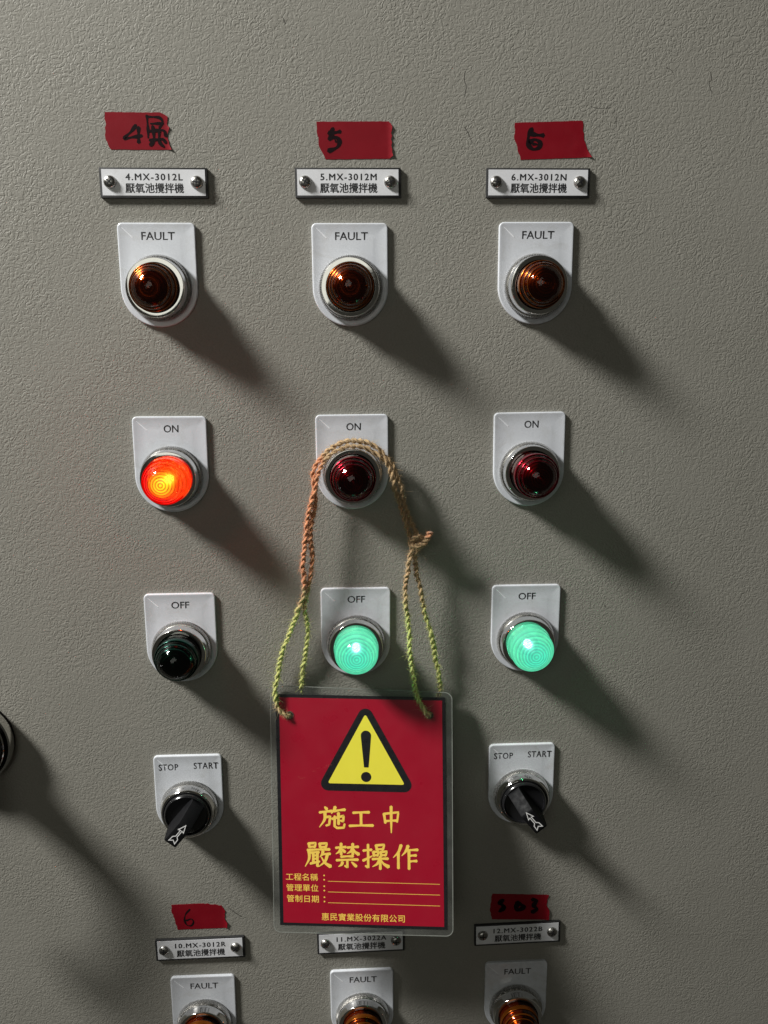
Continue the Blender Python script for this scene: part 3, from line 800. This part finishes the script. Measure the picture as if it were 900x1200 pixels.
# ------------------------------------------------------------------ jute twine
tw = root('twine_loop', 'knotted jute twine hung over the middle ON lamp carrying the red tag', 'twine', (0, 13, 10))
OFFS = Vector((0, 13, 10))
def cord(name, pts, rad=.98, off=.72, pitch=9.5, seed=0, taper=False):
    rn = random.Random(seed); ph = [rn.uniform(0, 6.28) for _ in range(6)]
    path = smooth_path(pts, .45)
    path = [p + Vector((.32 * math.sin(i * .45 / 5.1 + ph[0]) + .18 * math.sin(i * .45 / 2.3 + ph[1]), .3 * math.sin(i * .45 / 6.3 + ph[2]), .3 * math.sin(i * .45 / 4.7 + ph[3]))) for i, p in enumerate(path)]
    bm = bmesh.new()
    # frames
    T = [(path[min(i + 1, len(path) - 1)] - path[max(i - 1, 0)]).normalized() for i in range(len(path))]
    nrm = T[0].orthogonal().normalized(); fr = []
    for t in T:
        nrm = (nrm - t * nrm.dot(t)).normalized(); fr.append((nrm.copy(), t.cross(nrm)))
    K = 8; s = 0
    for ply in range(2):
        rings = []; s = 0; jit = 0
        for i, p in enumerate(path):
            if i: s += (path[i] - path[i - 1]).length
            jit = jit * .9 + rn.uniform(-.07, .07)
            a = 2 * math.pi * s / pitch + ply * math.pi + .9 * math.sin(s / 11 + seed) + .5 * math.sin(s / 4.3 + 2 * seed)
            u, v = fr[i]
            c = p + (u * math.cos(a) + v * math.sin(a)) * off * (1 + jit) - OFFS
            rr = rad * (1 + 1.3 * jit + .06 * math.sin(s * 1.7 + ply * 2))
            if taper: rr *= 1 - .35 * i / len(path)
            rings.append([bm.verts.new(c + (u * math.cos(2 * math.pi * k / K - a * 1.6) + v * math.sin(2 * math.pi * k / K - a * 1.6)) * rr * (1.0 if k % 2 else .86)) for k in range(K)])
        for A, Bq in zip(rings, rings[1:]):
            for k in range(K): bm.faces.new((A[k], A[(k + 1) % K], Bq[(k + 1) % K], Bq[k]))
        bm.faces.new(rings[0][::-1]); bm.faces.new(rings[-1])
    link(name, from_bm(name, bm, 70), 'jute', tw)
    return path
cc = (0, -7.4)
def ringpt(deg, r, z): return (cc[0] + r * math.cos(math.radians(deg)), cc[1] + r * math.sin(math.radians(deg)), z)
paths = []
paths.append(cord('strand', [(-44.6, -169.8, 3.4), (-46.4, -169.2, 8.3), (-51.4, -165.0, 8.2), (-53.3, -157.5, 7.0), (-53.2, -148.5, 5.6), (-49.6, -131.0, 6.5), (-43.5, -112.6, 8.0), (-36.3, -94.9, 9.5), (-32.6, -81.5, 11.0), (-32.4, -63.0, 12.0), (-30.4, -43.5, 12.0), (-26.6, -24.2, 11.4),
                          ringpt(176, 21.6, 11), ringpt(150, 19.9, 11), ringpt(125, 19.3, 11), ringpt(98, 19.3, 11), ringpt(68, 19.5, 11), ringpt(40, 20.2, 11), ringpt(12, 23.6, 11), (29.0, -24.9, 12.0), (36.3, -46.7, 12.4)], seed=1))
paths.append(cord('strand', [(-37.2, -163, 1.9), (-36.6, -150.5, 2.2), (-33.4, -128.5, 5), (-30.8, -107.4, 7.5), (-32.6, -92.4, 9.0), (-28.6, -76, 10.6), (-26.9, -63, 10.6), (-27.4, -43.8, 11), (-24.2, -24.5, 10),
                          ringpt(172, 24.6, 9.6), ringpt(148, 22.6, 9.4), ringpt(122, 22.2, 9.4), ringpt(96, 22.4, 9.6), ringpt(66, 22.6, 9.6), ringpt(38, 23.4, 9.6), ringpt(10, 26.6, 10), (32.4, -25.6, 11.0), (39.6, -44.9, 11.8)], seed=2))
paths.append(cord('strand', [(38.2, -45.8, 13), (35.6, -62.6, 12.8), (32.6, -80.5, 12.8), (34.1, -98.5, 12.0), (36.2, -125.3, 11.8), (38.9, -148.8, 11.3), (42.6, -160.8, 12.2), (47.6, -169.2, 12.6), (49.2, -170.8, 7.5)], seed=3))
paths.append(cord('strand', [(40.4, -50.4, 12), (39.6, -64.7, 11.4), (43.5, -87.9, 10.5), (50.0, -114.9, 8.6), (54.9, -139.8, 6.0), (56.7, -157.1, 4.0), (54, -166, 4)], seed=4))
# the knot: three turns of cord about its middle, and the cut tail
kc = Vector((40.2, -49.5, 13.6))
for k, (ax, rx, ry, dz) in enumerate(((.5, 4.2, 2.6, 0), (1.5, 3.6, 2.9, 1.2), (2.5, 3.9, 2.4, -.6))):
    q = []
    for i in range(13):
        a = 2 * math.pi * i / 12
        x, y = rx * math.cos(a), ry * math.sin(a)
        q.append((kc.x + x * math.cos(ax) - y * math.sin(ax), kc.y + x * math.sin(ax) + y * math.cos(ax), kc.z + dz + 1.6 * math.sin(a * 2 + k)))
    paths.append(cord('knot_turn', q, .95, .75, seed=10 + k))
paths.append(cord('tail_end', [(39.2, -51.6, 14.6), (43.2, -50.6, 15.6), (46.2, -47.0, 16.6), (48.6, -42.8, 17.2)], 1.25, .95, 7, seed=21))
# loose hairs
bm = bmesh.new(); rn = random.Random(5)
def hair(p, d, L, r):
    c = rn.uniform(-.9, .9); side = d.orthogonal().normalized(); side.rotate(Matrix.Rotation(rn.uniform(0, 6.28), 3, d))
    rows = []
    m = 4
    for i in range(m + 1):
        t = i / m; q = p + d * L * t + side * c * L * t * t - OFFS
        u = side; v = d.cross(side)
        rr = r * (1 - .6 * t)
        rows.append([bm.verts.new(q + (u * math.cos(a) + v * math.sin(a)) * rr) for a in (0, 2.094, 4.189)])
    for A, Bq in zip(rows, rows[1:]):
        for k in range(3): bm.faces.new((A[k], A[(k + 1) % 3], Bq[(k + 1) % 3], Bq[k]))
for path in paths:
    n = int(len(path) * 6.5)
    for _ in range(n):
        i = rn.randrange(1, len(path) - 1)
        t = (path[i + 1] - path[i - 1]).normalized(); o = t.orthogonal().normalized(); o.rotate(Matrix.Rotation(rn.uniform(0, 6.28), 3, t))
        lon = rn.random()
        d = (o * rn.uniform(.35, 1) + t * rn.uniform(-1, 1)).normalized()
        hair(path[i] + o * 1.35, d, rn.uniform(.8, 2.4) if lon < .95 else rn.uniform(3, 6.5), rn.uniform(.03, .065))
fz = link('loose_fibres', from_bm('loose_fibres', bm, 80), 'fuzz', tw); fz['kind'] = 'stuff'

# ------------------------------------------------------------------ rotary handle at the left edge
rh = root('rotary_handle', 'black rotary handle with a chrome ring cut by the left photo edge', 'door handle', (-257.2, -183.6, 0))
link('base_flange', lathe('base_flange', [(28.6, 0), (28.6, 5), (28.2, 7), (27, 8), (0, 8)]), 'black_plastic', rh)
link('chrome_ring', lathe('chrome_ring', [(29.4, 4), (29.6, 8.0), (29.0, 10.2), (28.0, 10.7), (27.2, 9.8), (27.0, 7)], 96), 'chrome', rh)
link('inner_ring', lathe('inner_ring', [(26.0, 8), (26.0, 12.6), (25.5, 13.3), (24.9, 12.6), (24.8, 8)], 96), 'chrome', rh)
link('hub', lathe('hub', [(24.6, 8), (24.2, 12.4), (22.0, 13.6), (15, 14.6), (13, 18), (11, 36), (10, 48), (8, 50), (0, 51)], 64), 'black_gloss', rh)
def grip():
    bm = bmesh.new(); path = smooth_path([(-1, 4, 46), (0, -16, 46), (0, -44, 46), (-1, -62, 45), (-9, -71, 45), (-34, -72, 44)], 3)
    rows = []
    for i, p in enumerate(path):
        t = (path[min(i + 1, len(path) - 1)] - path[max(i - 1, 0)]).normalized(); z = Vector((0, 0, 1)); s = t.cross(z).normalized()
        w = 12.5 - 2.5 * i / len(path)
        rows.append([bm.verts.new(p + s * w * math.cos(a) + z * 8 * math.sin(a)) for a in [2 * math.pi * k / 16 for k in range(16)]])
    for A, Bq in zip(rows, rows[1:]):
        for k in range(16): bm.faces.new((A[k], A[(k + 1) % 16], Bq[(k + 1) % 16], Bq[k]))
    bm.faces.new(rows[0][::-1]); bm.faces.new(rows[-1]); return from_bm('grip', bm)
link('grip', grip(), 'black_gloss', rh)
